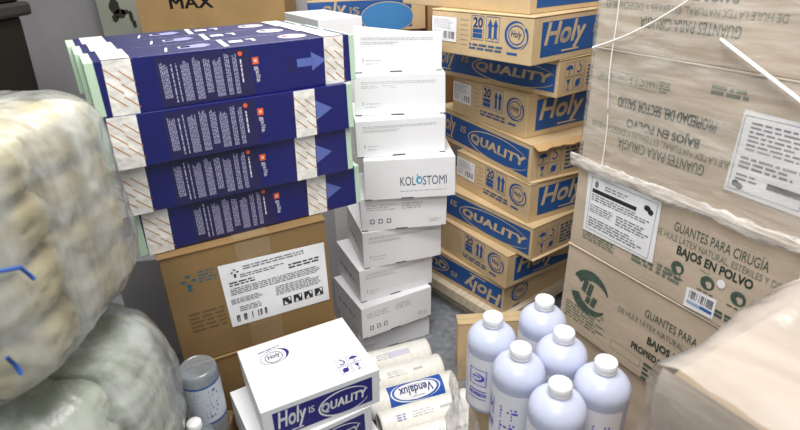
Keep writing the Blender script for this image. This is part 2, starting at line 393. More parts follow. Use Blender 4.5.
def short_face(w, h, m=KPRINT):
    """w = visible face length, s measured from the right edge in the photo"""
    d = Draw(); e = w
    x0, x1 = e-.237, e-.185; z0, z1 = h*.40, h*.93
    d.frame(x0, z0, x1, z1, .0016, BLUE, 2); d.text('20', x0+.008, z0+(z1-z0)*.52, x1-.006, z1-.006, BLUE, 2, bold=.03)
    d.rect(x0+.006, z0+.006, x1-.006, z0+(z1-z0)*.27, BLUE, 2); d.rect(x0+.006, z0+(z1-z0)*.3, x1-.006, z0+(z1-z0)*.46, BLUE, 2)
    x0, x1 = e-.176, e-.122; d.frame(x0, z0, x1, z1, .0016, BLUE, 2)
    for q in (.3, .7):
        c = x0+(x1-x0)*q; d.poly([(c-.011, z1-.028), (c+.011, z1-.028), (c, z1-.007)], BLUE, 2); d.rect(c-.006, z0+.014, c+.006, z1-.028, BLUE, 2)
        d.poly([(c-.006, z0+.014), (c-.010, z0+.005), (c, z0+.011), (c+.010, z0+.005), (c+.006, z0+.014)], BLUE, 2)
    d.greek(e-.245, h*.17, e-.105, h*.33, 2, KPRINT, seed=5, fill=.6, ragged=.02)
    swoosh(d, e-.060, h*.60, .042 if h > .125 else .038, BLUE)
    for i in range(6): d.rect(e-.285, h*(.25+.11*i), e-.252, h*(.25+.11*i)+.0012, KPRINT, 1)
    return d
def sticker(x0, z0, x1, z1, seed):
    d = Draw(); d.rect(x0, z0, x1, z1, PAPER, 1); w = x1-x0; k = z1-z0
    d.greek(x0+w*.08, z0+k*.5, x1-w*.12, z1-k*.08, 6, INK3, 3, seed); d.bars(x0+w*.48, z0+k*.12, x1-w*.08, z0+k*.42, INK2, 3, seed)
    d.greek(x0+w*.08, z0+k*.15, x0+w*.4, z0+k*.45, 4, INK3, 3, seed+1)
    return d
def picto_face(w, h):
    d = Draw(); s = .044
    for i in range(2):
        for j in range(2):
            x = .03+i*(s+.004); z = .014+j*(s+.002); d.frame(x, z, x+s, z+s, .001, KPRINT, 2); picto(d, (1, 2, 0, 4)[j*2+i], x, z, s, BLUE)
    d.greek(.145, .02, .24, h-.03, 6, KPRINT, seed=8)
    d.rect(.13, .015, .132, h-.02, KPRINT, 1)
    return d
KG = 'kraft cartons in the tall stack'
HT = dict(H8=(.374, 1.673, 38.1, .109, .123, .42, .6), H7=(.375, 1.653, 32.2, .232, .138, .6, .42), H6=(.446, 1.615, 34.8, .370, .131, .42, .6),
          H5=(.434, 1.647, 29.0, .501, .143, .6, .42), H4=(.429, 1.658, 25.5, .644, .135, .42, .6), H3=(.421, 1.716, 29.0, .779, .144, .6, .42),
          H2=(.496, 1.668, 36.8, .923, .118, .42, .6), H1=(.385, 1.580, 37.8, 1.041, .135, .6, .42), H0=(.385, 1.63, 36, 1.176, .13, .42, .6))
LBL = dict(H8='lowest kraft carton of the tall stack with upside-down blue Holy lettering',
           H7='second kraft carton from the bottom with round logo facing, under a blue QUALITY side',
           H6='third kraft carton up, blue IS QUALITY side jutting out over a Holy end',
           H5='kraft carton with arrows, round logo and blue Holy directly below the torn-flap carton',
           H4='kraft carton with blue IS QUALITY side and a torn lifted flap at its right end',
           H3='kraft carton with number 20 and blue Holy directly above the torn-flap carton',
           H2='kraft carton with its blue QUALITY side in deep shade under the upper Holy carton',
           H1='uppermost fully visible kraft carton with number 20, round logo and bold blue Holy',
           H0='topmost kraft carton cut off by the top of the picture')
for i, k in enumerate(('H8', 'H7', 'H6', 'H5', 'H4', 'H3', 'H2', 'H1', 'H0')):
    T = HT[k]; h = T[4]; pr = {}; lb = []; tp = []
    if k in ('H7', 'H5', 'H3', 'H1'):
        pr['L'] = short_face(.42, h)
        pr['F'] = long_panel(.6, h, (.056, .25), (.292, .33), (.36, .56), x0=.04)
        if k != 'H7':
            e = .42; zz = h*.28 if k == 'H1' else h*.32
            lb.append(('shipping_label', 'L', sticker(.003, zz, .118, zz+.075, i), 'white printed paper label'))
    else:
        pr['L'] = long_panel(.6, h, (.02, .135), (.175, .213), (.25, .572), x0=.012, x1=.59)
        if k == 'H8':
            pr['L'] = flip(long_panel(.6, h, (.012, .2), (.245, .28), (.31, .57), x0=.008, x1=.585), .6, h)
            d = Draw(); swoosh(d, .09, h*.52, .046, BLUE); pr['F'] = d
        elif k == 'H0': d = Draw(); d.rect(.03, .015, .4, .11, BLUE, 1); pr['F'] = d; pr.pop('L')
        else: pr['F'] = picto_face(.42, h)
    d = Draw()
    carton('cardboard_box', LBL[k], 'box', T, KRAFT, KG, pr, lb, None, None, True, seed=i, seam_axis='x' if k in ('H7', 'H5', 'H3', 'H1') else 'y')
def child_quadstrip(name, parent, pts_a, pts_b, m, th=.002, label=None):
    b = MB(); n = len(pts_a); vs = []; fs = []
    for a, c in zip(pts_a, pts_b):
        a = Vector(a); c = Vector(c); vs += [a, c, c-Vector((0, 0, th)), a-Vector((0, 0, th))]
    for i in range(n-1):
        for k in range(4): fs.append((i*4+k, i*4+(k+1) % 4, i*4+4+(k+1) % 4, i*4+4+k))
    fs += [(0, 1, 2, 3), tuple(range(n*4-1, n*4-5, -1))]
    b.add(vs, fs, m); o = b.build(name, parent)
    if label: o['label'] = label
    return o
tall = [o for o in COL.objects if o.get('label') == LBL['H4']][0]
# the torn outer flap that has come open at the right end of that carton: a ragged board lip standing out under the lid
w, dd = .42, .6; R = random.Random(3)
pa = []; pb = []
for i in range(15):
    x = -w/2+.004+(w-.02)*i/14; pa.append((x, -dd/2-.0015, .1325)); pb.append((x, -dd/2-.022-.012*R.random()*(1 if i % 2 else .3)-(.01 if i < 2 else 0), .124-.003*R.random()))
child_quadstrip('torn_flap', tall, pa, pb, KEDGE, .003, 'ragged torn board flap')
child_quadstrip('lower_flap', tall, [(x, -dd/2-.0005, .006) for x in (-w/2+.002, w/2-.005)], [(x, -dd/2-.012, .004) for x in (-w/2+.002, w/2-.005)], KRAFT, .003)
t6 = [o for o in COL.objects if o.get('label') == LBL['H6']][0]
child_quadstrip('lower_flap', t6, [(x, -dd/2-.0005, .006) for x in (-w/2+.002, w/2-.005)], [(x, -dd/2-.010, .004) for x in (-w/2+.002, w/2-.005)], KRAFT, .003)

# pallet under the tall stack
root = thing('wooden_pallet', 'pale wooden pallet under the tall kraft carton stack', 'pallet', (.374, 1.673, 0), math.radians(38.1))
b = MB(); b.box(-.03, -.02, .062, .62, .64, .108, WOOD, .003); b.build('deck_board', root)
for x in (.05, .30, .55):
    b = MB(); b.box(x-.04, .0, 0, x+.04, .62, .062, WOOD, .002); b.build('runner', root)

# blue printed kraft carton behind the white boxes, on a hidden carton stack
carton('cardboard_box', 'kraft carton at floor level behind the white colostomy boxes', 'box', (-.34, 2.46, 6, 0, .52, .46, .36), BROWN2, 'kraft cartons behind the white stack', seed=51)
carton('cardboard_box', 'middle kraft carton behind the white colostomy boxes', 'box', (-.34, 2.46, 6, .52, .52, .46, .36), BROWN2, 'kraft cartons behind the white stack', seed=52)
d = long_panel(.5, .14, (-.02, .17), (.205, .24), (.29, .46), x0=.005, x1=.47)
d = Draw(); d.rect(.0, .012, .44, .125, BLUE, 1); d.text('oly', .06, .058, .16, .125, KNOCK, 2, bold=.02, shear=.2); d.text('IS', .175, .07, .215, .10, KNOCK, 2, bold=.03)
d.disc(.335, .055, .11, .06, mat('print_bright_blue', (60, 130, 190), .5), 2, 32); d.arc(.335, .055, .115, .063, 0, 360, .003, .003, KNOCK, 3, 40)
carton('cardboard_box', 'kraft carton with blue panel and oval seen just above the top white box', 'box', (-.36, 2.42, 8, 1.04, .14, .5, .36), KRAFT, 'kraft cartons behind the white stack', {'F': d}, seed=53)
carton('cardboard_box', 'narrow tan carton standing between the top white box and the kraft stack', 'box', (.155, 2.42, 8, 0, 1.19, .11, .3), mat('tan_board', (190, 150, 104), .8, .05, 6), seed=54)

# ------------------------------------------------------------------ white colostomy boxes
def kprint(w, h, kind, seed):
    d = Draw()
    if kind == 'text':
        d.greek(.022, h*.78, w-.03, h*.86, 2, INK3, 1, seed, .4, ragged=.0); d.greek(.022, h*.68, w*.5, h*.755, 2, INK3, 1, seed+1, .4)
        d.greek(.034, h*.28, .085, h*.33, 1, INK3, 1, seed, .4); d.rect(.024, h*.26, .028, h*.36, INK3, 1); d.greek(.034, h*.2, .075, h*.245, 1, INK3, 1, seed, .4)
    elif kind == 'icons':
        d.greek(.02, h*.62, w*.42, h*.82, 3, INK3, 1, seed, .4); d.greek(w*.48, h*.62, w*.72, h*.84, 3, INK3, 1, seed+3, .4)
        for i in range(3): d.frame(.03+i*.028, h*.22, .045+i*.028, h*.36, .003, INK2, 1)
        d.greek(w*.8, h*.16, w*.95, h*.3, 2, INK3, 1, seed+2, .4)
    elif kind == 'brand':
        d.text('KOL', .116, .045, .166, .076, DARKTXT, 1); d.text('STOMI', .190, .045, .268, .076, DARKTXT, 1)
        d.disc(.178, .062, .0105, .0135, CYAN, 1); d.disc(.179, .061, .005, .007, WHITE2, 2); d.rect(.171, .074, .174, .084, CYAN, 1)
        d.greek(.116, .024, .268, .030, 1, INK3, 1, 3, .4, ragged=0)
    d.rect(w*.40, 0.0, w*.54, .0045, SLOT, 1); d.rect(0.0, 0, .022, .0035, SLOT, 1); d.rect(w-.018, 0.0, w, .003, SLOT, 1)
    return d
KT = [('K9', (-.165, 1.592, 22, 0, .102, .286, .246), 'text'), ('K8', (-.146, 1.553, 27.7, .102, .130, .286, .246), 'icons'), ('K7', (-.149, 1.594, 23.8, .232, .130, .286, .246), 'text'),
      ('K6', (-.130, 1.608, 16.6, .362, .140, .286, .246), 'text'), ('K5', (-.130, 1.620, 6.3, .502, .118, .290, .246), 'icons'), ('K4', (-.112, 1.613, 4.0, .620, .137, .296, .246), 'brand'),
      ('K3', (-.129, 1.639, 8.0, .757, .120, .286, .246), 'text'), ('K2', (-.132, 1.701, 1.0, .877, .128, .286, .246), 'text'), ('K1', (-.128, 1.735, 3, 1.005, .129, .276, .140), 'text')]
KL = dict(K9='bottom white box of the leaning white stack, beside the bandage rolls', K8='white box with small icons, second from the floor in the leaning white stack',
          K7='third white box from the floor in the white stack, grey side showing', K6='fourth white box from the floor, just beneath the small-icon box below KOLOSTOMI',
          K5='white box with small icons directly beneath the KOLOSTOMI box', K4='white box printed KOLOSTOMI with a blue drop, middle of the white stack',
          K3='white box directly on top of the KOLOSTOMI box', K2='second white box from the top of the tall white stack', K1='topmost white box of the tall white stack')
for i, (k, T, kind) in enumerate(KT):
    off = None
    if k == 'K1': off = {'BRT': (0, 0, -.035), 'FRT': (0, 0, -.010), 'BLT': (0, 0, .0)}
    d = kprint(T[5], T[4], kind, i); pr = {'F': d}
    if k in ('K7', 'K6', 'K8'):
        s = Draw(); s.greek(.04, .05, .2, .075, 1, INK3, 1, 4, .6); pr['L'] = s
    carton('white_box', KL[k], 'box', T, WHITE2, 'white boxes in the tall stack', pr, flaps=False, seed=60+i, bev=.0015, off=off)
carton('white_box', 'white box lying behind the topmost box of the white stack, over the blue cartons', 'box', (-.265, 2.01, 29, 1.04, .10, .17, .36), WHITE2, None, {'F': Draw()}, flaps=False, seed=75, bev=.002)
carton('cardboard_box', 'tall white carton standing in the gap behind the white stack', 'box', (-.27, 2.03, 29, 0, 1.04, .2, .30), WHITE, seed=76)

# ------------------------------------------------------------------ navy cartons
def tape_draw(x0, x1, h, seed, lean=.0):
    d = Draw(); d.quad([(x0-lean, 0), (x1-lean, 0), (x1, h), (x0, h)], TAPEW, 1)
    w = x1-x0; z = -.06+seed*.007 % .03
    while z < h+.03:
        for q0, q1, dz in ((0, .5, 0), (.5, 1, .007)):     # slanting line, stepped where two strips of tape overlap
            a = z+w*.95*(1-q0)-dz; c = z+w*.95*(1-q1)-dz
            if min(a, c) > .002 and max(a, c) < h-.003: d.quad([(x0+w*q0, a-.0014), (x0+w*q1, c-.0014), (x0+w*q1, c+.0014), (x0+w*q0, a+.0014)], TAPEO, 2)
        z += .026
    return d
def navy(T, tapes, label, seed, front=True, top=False, toptape=None, group='navy cartons with striped tape'):
    x, y, a, zb, h, w, dp = T; h -= .0006; a = math.radians(a)
    cx = x+math.cos(a)*w/2-math.sin(a)*dp/2; cy = y+math.sin(a)*w/2+math.cos(a)*dp/2
    root = thing('navy_carton', label, 'carton', (cx, cy, zb), a, group); F = faces(w, dp, h)
    b = MB(); b.box(-w/2, -dp/2+.0008, .0008, w/2, dp/2-.0008, h-.0008, MINT, .0015); b.build('inner_tray', root)
    b = MB(); b.box(-w/2+.017, -dp/2, 0, w/2-.014, dp/2, h, NAVY, .0012)
    if front:
        d = Draw(); d.rect(.127, h*.03, .325, h*.95, NAVY2, 1)
        cols = [(.134, .150), (.155, .160), (.165, .169), (.175, .193), (.200, .216), (.222, .236), (.242, .260), (.267, .278), (.284, .294)]
        for i, (c0, c1) in enumerate(cols): d.greek(c0, h*(.09+.10*((i*37) % 5 == 0)), c1, h*(.90-.05*((i*13) % 3 == 0)), max(1, int((c1-c0)/.0028)), NAVYTXT, 2, seed+i, .55, vert=True, ragged=.12)
        d.greek(.300, h*.3, .304, h*.75, 1, OFFW, 2, seed, .7, vert=True, ragged=0)
        d.disc(.303, h*.86, .005, .005, ORANGE, 2, 12)
        d.rect(.328, h*.62, .342, h*.76, ORANGE, 2); d.rect(.332, h*.66, .338, h*.72, PINK, 3)
        d.text('galia', .330, h*.26, .342, h*.58, OFFW, 2, rot=270, bold=.03)
        if top:
            d.rect(.432, h*.45, .470, h*.62, PALEBLUE, 2); d.poly([(.468, h*.34), (.505, h*.535), (.468, h*.73)], PALEBLUE, 2)
        else: d.poly([(.470, h*.32), (.512, h*.53), (.470, h*.74)], PALEBLUE, 2)
        d.greek(.408, h*.35, .428, h*.7, 5, NAVY2, 2, 3)
        d.put(b, *F['F'])
    if top:
        d = Draw(); e = dp
        d.rect(.19, e*.45, .215, e*.6, OFFW, 1); d.poly([(.155, e*.2), (.160, e*.2), (.170, e*.62), (.165, e*.62)], OFFW, 1)
        d.poly([(.185, e*.35), (.24, e*.30), (.262, e*.5), (.25, e*.72), (.20, e*.62)], mat('sleeve_soft_white', (150, 150, 196), .5), 1)
        d.poly([(.275, e*.08), (.287, e*.08), (.297, e*.92), (.285, e*.92)], OFFW, 2)
        d.poly([(.30, e*.42), (.33, e*.40), (.335, e*.66), (.305, e*.68)], OFFW, 2)
        d.poly([(.352, e*.4), (.36, e*.4), (.365, e*.7), (.345, e*.7), (.345, e*.62), (.355, e*.62)], OFFW, 2)
        d.disc(.452, e*.5, .034, e*.26, OFFW, 1, 24); d.disc(.455, e*.47, .027, e*.18, PINK, 2, 24); d.disc(.436, e*.56, .008, e*.08, NAVY, 3, 10)
        d.put(b, *F['T'])
    b.build('sleeve', root)
    for j, (x0, x1) in enumerate(tapes):
        t = MB()
        if front: tape_draw(x0, x1, h, seed+j*3, .004).put(t, *F['F'], base=.0012, step=.0004)
        if toptape:
            dd = Draw(); dd.rect(x0, -.0012 if front else 0, x1, dp, TAPEW, 1); dd.put(t, *F['T'], base=.0012)
        o = t.build('tape_strip', root); o['label'] = 'whitish tape with orange diagonal lines'
    return root
def shift(T, back, w=None):
    x, y, a, zb, h, ww, dp = T; r = math.radians(a); return (x-math.sin(r)*back, y+math.cos(r)*back, a, zb, h, ww, dp)
D = .136
NT = dict(L4=(-.606, 1.103, 28.5, .7232, .1118, .568, D), L3=(-.622, 1.080, 27.8, .835, .114, .568, D), L2=(-.607, 1.067, 28.8, .949, .113, .568, D), L1=(-.601, 1.073, 30.5, 1.062, .111, .583, D))
NL = dict(L4='lowest front navy carton resting on the large brown box', L3='navy carton second from the bottom at the front of the taped pile', L2='navy carton directly beneath the top front navy carton',
          L1='top front navy carton with pale arrow and galia lettering')
for i, k in enumerate(('L4', 'L3', 'L2', 'L1')):
    T = NT[k]; tp = k == 'L1'
    tapes = [(.032, .084), (.503, .553)] if tp else [(.022 if k != 'L3' else .012, .078), (.418, .470)]
    navy(T, tapes, NL[k], i*7, True, tp, tp)
    for q, nm in ((1, 'middle'), (2, 'rear')):
        T2 = shift(T, q*(D+.0012)); T2 = (T2[0]-.008*q*math.cos(math.radians(T2[2]))*(1 if tp else .3), T2[1]-.008*q*math.sin(math.radians(T2[2]))*(1 if tp else .3))+T2[2:]
        if tp: navy(T2, tapes, nm+' one of the three navy cartons side by side on top of the taped pile', 30+q, False, True, True)
        else: navy(T2, [], 'navy carton in the %s row of the pile, %s' % (nm, {'L4': 'on the brown box', 'L3': 'second layer up', 'L2': 'just below the top layer'}[k]), 40+q, False)

# ------------------------------------------------------------------ brown boxes
def cube_logo(d, x, z, s, m, lv=2):
    for dx, dz in ((0, .3), (.5, .0), (1., .3), (.5, .62)):
        cx = x+dx*s*.62+s*.2; cz = z+dz*s
        d.poly([(cx-s*.2, cz+s*.12), (cx, cz), (cx+s*.2, cz+s*.12), (cx, cz+s*.24)], m, lv)
    d.rect(x+s*.38, z-s*.28, x+s*.62, z+s*.08, m, lv)
T = (-.56, 1.095, 26.8, 0, .397, .413, .34); d = Draw(); d.rect(.13, .2, .165, .36, TEALINK, 1)
carton('cardboard_box', 'plain brown carton on the floor under the large labelled brown box', 'box', T, BROWN, 'large brown cartons', {'F': d}, seed=80, over=.003)
T = (-.567, 1.097, 26.8, .397, .324, .413, .34); d = Draw(); cube_logo(d, .034, .228, .040, TEALINK)
d.greek(.078, .232, .122, .268, 4, TEALINK, 1, 4, .45); d.greek(.037, .092, .125, .155, 5, mat('brown_ink', (104, 84, 52), .7), 1, 6, .5, ragged=.05)
l = Draw(); l.quad([(.133, .078), (.402, .074), (.403, .257), (.126, .266)], PAPER, 1)
cube_logo(l, .152, .228, .022, INK, 3)
l.greek(.185, .238, .345, .252, 2, INK2, 3, 1, .5, ragged=0); l.greek(.175, .218, .30, .230, 2, INK2, 3, 2, .5); l.greek(.30, .205, .385, .222, 2, INK, 3, 3, .5, ragged=.1); l.greek(.145, .198, .215, .213, 2, INK, 3, 4, .5, ragged=.1)
l.greek(.145, .172, .39, .194, 4, INK2, 3, 5, .5, ragged=.1); l.greek(.142, .145, .235, .162, 4, INK2, 3, 6, .5); l.greek(.258, .135, .39, .165, 6, INK2, 3, 7, .5)
l.greek(.16, .118, .22, .136, 3, INK2, 3, 8, .5); l.bars(.148, .090, .228, .110, INK, 3, 4)
for i in range(4):
    x = .272+i*.030; l.rect(x, .098, x+.024, .122, INK, 3); l.poly([(x+.004, .100), (x+.014, .100), (x+.006+.003*i, .112)], PAPER, 4); l.poly([(x+.014, .12), (x+.022, .12), (x+.020, .108)], PAPER, 4)
tp = Draw(); tp.rect(.175, 0.0, .262, .315, CLEARTAPE, 1)
tt = Draw(); tt.rect(.175, -.001, .262, .34, CLEARTAPE, 1)
carton('cardboard_box', 'large brown carton with white printed label, navy cartons on top of it', 'box', T, BROWN, 'large brown cartons', {'F': d}, [('shipping_label', 'F', l, 'white printed label with barcode')],
       tape=[('packing_tape', 'F', tp, 'clear packing tape'), ('packing_tape', 'T', tt, 'clear packing tape')], seed=81, over=.003)
carton('grey_box', 'pale grey box in the gap between the plastic-wrapped bundle and brown carton', 'box', (-.985, 1.60, 8, 0, .42, .21, .2), mat('grey_card', (150, 148, 150), .8, .04, 5), seed=82, flaps=False)

# ------------------------------------------------------------------ white boxes in front (blue Holy IS QUALITY)
def wbox(T, label, seed, top=False):
    h = T[4]; w = T[5]; dp = T[6]
    d = long_panel(w, h, (.032, .098), (.104, .118), (.134, .246), DEEPBLUE, WHITE, x0=.023, x1=.262)
    # the panel sits a little lower on these
    pr = {'F': d}
    if top:
        t = Draw(); sw = Draw(); r = .036
        sw.arc(0, 0, r, r*.72, -60, 60, .001, .001, DEEPBLUE, 2, tm=.007); sw.arc(0, 0, r, r*.72, 60, 300, .001, .001, DEEPBLUE, 2)
        sw.arc(-.003, -.002, .022, .020, 0, 360, .0016, .0016, DEEPBLUE, 2); sw.text('Holy', -.018, -.010, .014, .010, DEEPBLUE, 2, shear=.3, bold=.01)
        sw.greek(-.030, r*.82, .024, r*.98, 1, DEEPBLUE, 2, 1, .5, ragged=0)
        sw = sw.xf(lambda p: (.078+p[0]*math.cos(.12)-p[1]*math.sin(.12), .168+p[0]*math.sin(.12)+p[1]*math.cos(.12)))
        t.it += sw.it; s = .028
        for i in range(2):
            for j in range(2):
                x = .198+i*(s+.003); y = .022+j*(s+.002); t.frame(x, y, x+s, y+s, .0007, DEEPBLUE, 2)
                k = (2, 1, 4, 0)[j*2+i]; picto(t, k, x, y, s, DEEPBLUE)
        pr['T'] = t
    return carton('white_box', label, 'box', T, WHITE, 'white boxes with blue panel', pr, flaps=False, seed=seed, bev=.0012)
wbox((-.30, .86, 30, 0, .129, .282, .233), 'lowest white blue-panelled box, hidden at the floor in the front pile', 91)
wbox((-.31, .85, 28, .129, .129, .282, .233), 'third box down in the front pile of white blue-panelled boxes', 92)
wbox((-.327, .843, 30.4, .258, .101, .282, .233), 'white box jutting out under the top box of the front pile', 93)
wbox((-.314, .871, 26.4, .359, .101, .282, .233), 'topmost white box in front with blue Holy IS QUALITY panel and icons on its lid', 94, True)

# ------------------------------------------------------------------ pale glove cartons on the right
RX = dict(R5=(0, .282), R4=(.282, .281), R3=(.563, .255), R2=(.818, .301), R1=(1.119, .287))
RL = dict(R5='lowest pale glove carton at the floor, right-hand stack', R4='pale carton with green round logo, behind the bottles on the right', R3='pale glove carton with white label and barcode sticker in the middle of the right-hand stack',
          R2='film-wrapped pale carton with upside-down glove lettering and a big white label', R1='uppermost pale glove carton of the right-hand stack, cut off at the top')
G = GREENINK
for i, k in enumerate(('R5', 'R4', 'R3', 'R2', 'R1')):
    zb, h = RX[k]; d = Draw(); lb = []
    x = {'R5': .503, 'R4': .496, 'R3': .500, 'R2': .508, 'R1': .507}[k]; y = {'R5': 1.41, 'R4': 1.403, 'R3': 1.403, 'R2': 1.42, 'R1': 1.424}[k]; a = {'R5': -61.5, 'R4': -61.8, 'R3': -62.7, 'R2': -62.9, 'R1': -63.4}[k]
    if k == 'R1':
        d.text('GUANTES PARA CIRUGÍA', .128, .050, .370, .082, G, rot=180); d.text('DE HULE LÁTEX NATURAL, ESTÉRILES Y DESECHABLES', .02, .090, .450, .112, GREENINK2, rot=180)
        d.text('BAJOS EN POLVO', .14, .122, .35, .150, G, rot=180, bold=.03)
    if k == 'R2':
        z = zb; d.text('GUANTES PARA CIRUGÍA', .115, .060, .355, .092, G, rot=180)
        d.text('DE HULE LÁTEX NATURAL, ESTÉRILES Y DESECHABLES', .022, .096, .452, .118, GREENINK2, rot=180)
        d.text('BAJOS EN POLVO', .132, .124, .330, .150, G, rot=180, bold=.03)
        d.text('PROPIEDAD DEL SECTOR SALUD', .097, .168, .360, .192, G, rot=180, bold=.03)
        for j in range(6): d.frame(.022+j*.030, .222, .049+j*.030, .252, .0012, GREENINK2, 1); picto(d, (2, 0, 3, 1, 4, 3)[j], .023+j*.030, .224, .025, GREENINK2)
        d.greek(.205, .222, .24, .25, 4, GREENINK2, 1, 2); d.greek(.33, .243, .43, .265, 2, GREENINK2, 1, 5, .7)
        l = Draw(); l.quad([(.407, .057), (.565, .054), (.565, .226), (.410, .230)], PAPER, 1); l.frame(.414, .064, .558, .220, .0012, INK2, 3)
        l.greek(.43, .150, .55, .212, 7, INK2, 3, 11, .4); l.greek(.425, .112, .55, .140, 3, INK2, 3, 12, .5); l.rect(.49, .086, .556, .098, INK, 3); l.greek(.425, .086, .48, .104, 2, INK2, 3, 5, .4)
        l.disc(.428, .078, .008, .007, INK, 3, 10); l.disc(.438, .074, .007, .007, INK, 3, 10)
        lb.append(('shipping_label', 'F', l, 'large white paper label printed in black'))
    if k == 'R3':
        d.text('GUANTES PARA CIRUGÍA', .313, .178, .532, .208, G); d.text('DE HULE LÁTEX NATURAL, ESTÉRILES Y DESECHABLES', .268, .150, .640, .173, GREENINK2)
        d.text('BAJOS EN POLVO', .333, .118, .512, .146, G, bold=.03)
        for cx in (.343, .420, .492): d.arc(cx, .090, .017, .017, 0, 360, .012, .012, G, 2); d.disc(cx+.005, .087, .006, .009, PALEK, 3, 10); d.greek(cx-.02, .062, cx+.022, .068, 1, G, 2, 3)
        d.text('TALLA', .395, .111, .42, .116, G)
        d.greek(.045, .034, .16, .062, 4, GREENINK2, 1, 21, .6, ragged=.1); d.greek(.215, .045, .28, .078, 3, GREENINK2, 2, 24, .7, ragged=0); d.greek(.29, .045, .355, .078, 3, GREENINK2, 2, 22, .7, ragged=0); d.greek(.44, .02, .50, .04, 2, G, 2, 25, .7)
        l = Draw(); l.quad([(.045, .062), (.277, .068), (.270, .233), (.038, .239)], PAPER, 1); l.frame(.054, .073, .262, .226, .0012, INK2, 3)
        l.rect(.060, .183, .205, .194, INK, 3); l.greek(.10, .200, .19, .215, 2, INK2, 3, 6, .4); l.disc(.072, .208, .006, .010, INK2, 3, 10); l.disc(.235, .203, .010, .008, INK, 3, 10); l.disc(.246, .196, .008, .008, INK, 3, 10)
        l.greek(.060, .160, .255, .180, 3, INK2, 3, 7, .45); l.greek(.060, .125, .14, .150, 4, INK2, 3, 8, .4); l.greek(.150, .120, .255, .150, 4, INK2, 3, 9, .45); l.greek(.060, .082, .255, .112, 4, INK2, 3, 10, .45)
        lb.append(('shipping_label', 'F', l, 'white paper label printed in black'))
        l = Draw(); l.quad([(.378, .005), (.452, .010), (.451, .062), (.377, .057)], PAPER, 1); l.bars(.386, .032, .446, .054, INK2, 3, 7); l.rect(.384, .018, .418, .026, mat('pale_blue_line', (150, 170, 215), .6), 3); l.rect(.418, .019, .447, .027, BAGBLUE, 3)
        lb.append(('barcode_sticker', 'F', l, 'small white barcode sticker with a blue line'))
        l = Draw(); l.disc(.450, .105, .0095, .0105, PAPER, 1); lb.append(('round_sticker', 'F', l, 'small round white sticker'))
    if k == 'R4':
        cx, cz = .100, .156; d.arc(cx, cz, .070, .072, 20, 150, .004, .03, G, 1, tm=.012); d.arc(cx, cz, .070, .072, 200, 330, .030, .004, G, 1, tm=.012)
        d.quad([(cx-.030, cz-.002), (cx-.014, cz-.006), (cx-.006, cz+.036), (cx-.022, cz+.038)], G, 2); d.quad([(cx-.010, cz-.008), (cx+.006, cz-.010), (cx+.014, cz+.032), (cx-.002, cz+.034)], G, 2); d.quad([(cx+.008, cz-.036), (cx+.024, cz-.038), (cx+.032, cz-.006), (cx+.016, cz-.004)], G, 2); d.quad([(cx-.012, cz-.034), (cx+.004, cz-.036), (cx+.010, cz-.014), (cx-.006, cz-.012)], G, 2)
        d.arc(.158, .102, .006, .006, 0, 360, .001, .001, mat('red_brown_ink', (150, 92, 80), .6), 2); d.text('R', .1555, .0995, .1605, .1055, MATS['red_brown_ink'], 2)
        d.text('GUANTES PARA CIRUGÍA', .285, .192, .520, .222, G); d.text('DE HULE LÁTEX NATURAL, ESTÉRILES Y DESECHABLES', .205, .158, .61, .181, GREENINK2)
        d.text('BAJOS EN POLVO', .308, .112, .50, .140, G, bold=.03); d.text('PROPIEDAD DEL SECTOR SALUD', .265, .076, .56, .096, G, bold=.03)
        d.greek(.02, .035, .18, .095, 6, GREENINK2, 1, 26, .5); d.frame(.20, .03, .30, .060, .001, GREENINK2, 1); d.greek(.31, .0, .42, .06, 4, G, 1, 28, .6)
    if k == 'R5': d.greek(.05, .15, .3, .2, 3, G, 1, 3)
    carton('cardboard_box', RL[k], 'box', (x, y, a, zb, h, .7, .5), PALEK, 'pale glove cartons on the right', {'F': d}, lb, seed=100+i, over=.003, gap=.001)

# frame of the right stack for film, string, straps
ra = math.radians(-62.9); RU = Vector((math.cos(ra), math.sin(ra), 0)); RN = Vector((math.sin(ra), -math.cos(ra), 0)); RO = Vector((.505, 1.42, 0))
def rp(s, z, n=0.): return RO+RU*s+Vector((0, 0, z))+RN*n
# wrinkled film over the upper two cartons, wrapping the left corner
def sheet(nx, nz, fn, m):
    b = MB(); vs = [fn(i/nx, j/nz) for j in range(nz+1) for i in range(nx+1)]
    b.add(vs, [(j*(nx+1)+i, j*(nx+1)+i+1, (j+1)*(nx+1)+i+1, (j+1)*(nx+1)+i) for j in range(nz) for i in range(nx)], m, True); return b
def film_fn(u, v):
    s = -.12+u*.84; z = .812+v*.60
    k = noise.noise(Vector((s*5, z*16+s*7, 1)))*.0035+noise.noise(Vector((s*18, z*40-s*12, 3)))*.0015
    if s < 0: p = rp(-.0065, z)-RN*(-s)+RU*(-k)
    else: p = rp(s, z, .0075+k)
    return p
b = sheet(120, 110, film_fn, FILMTHIN); o = b.build('stretch_film'); tag(o, 'thin wrinkled clear film over the two upper pale cartons on the right', 'plastic film')
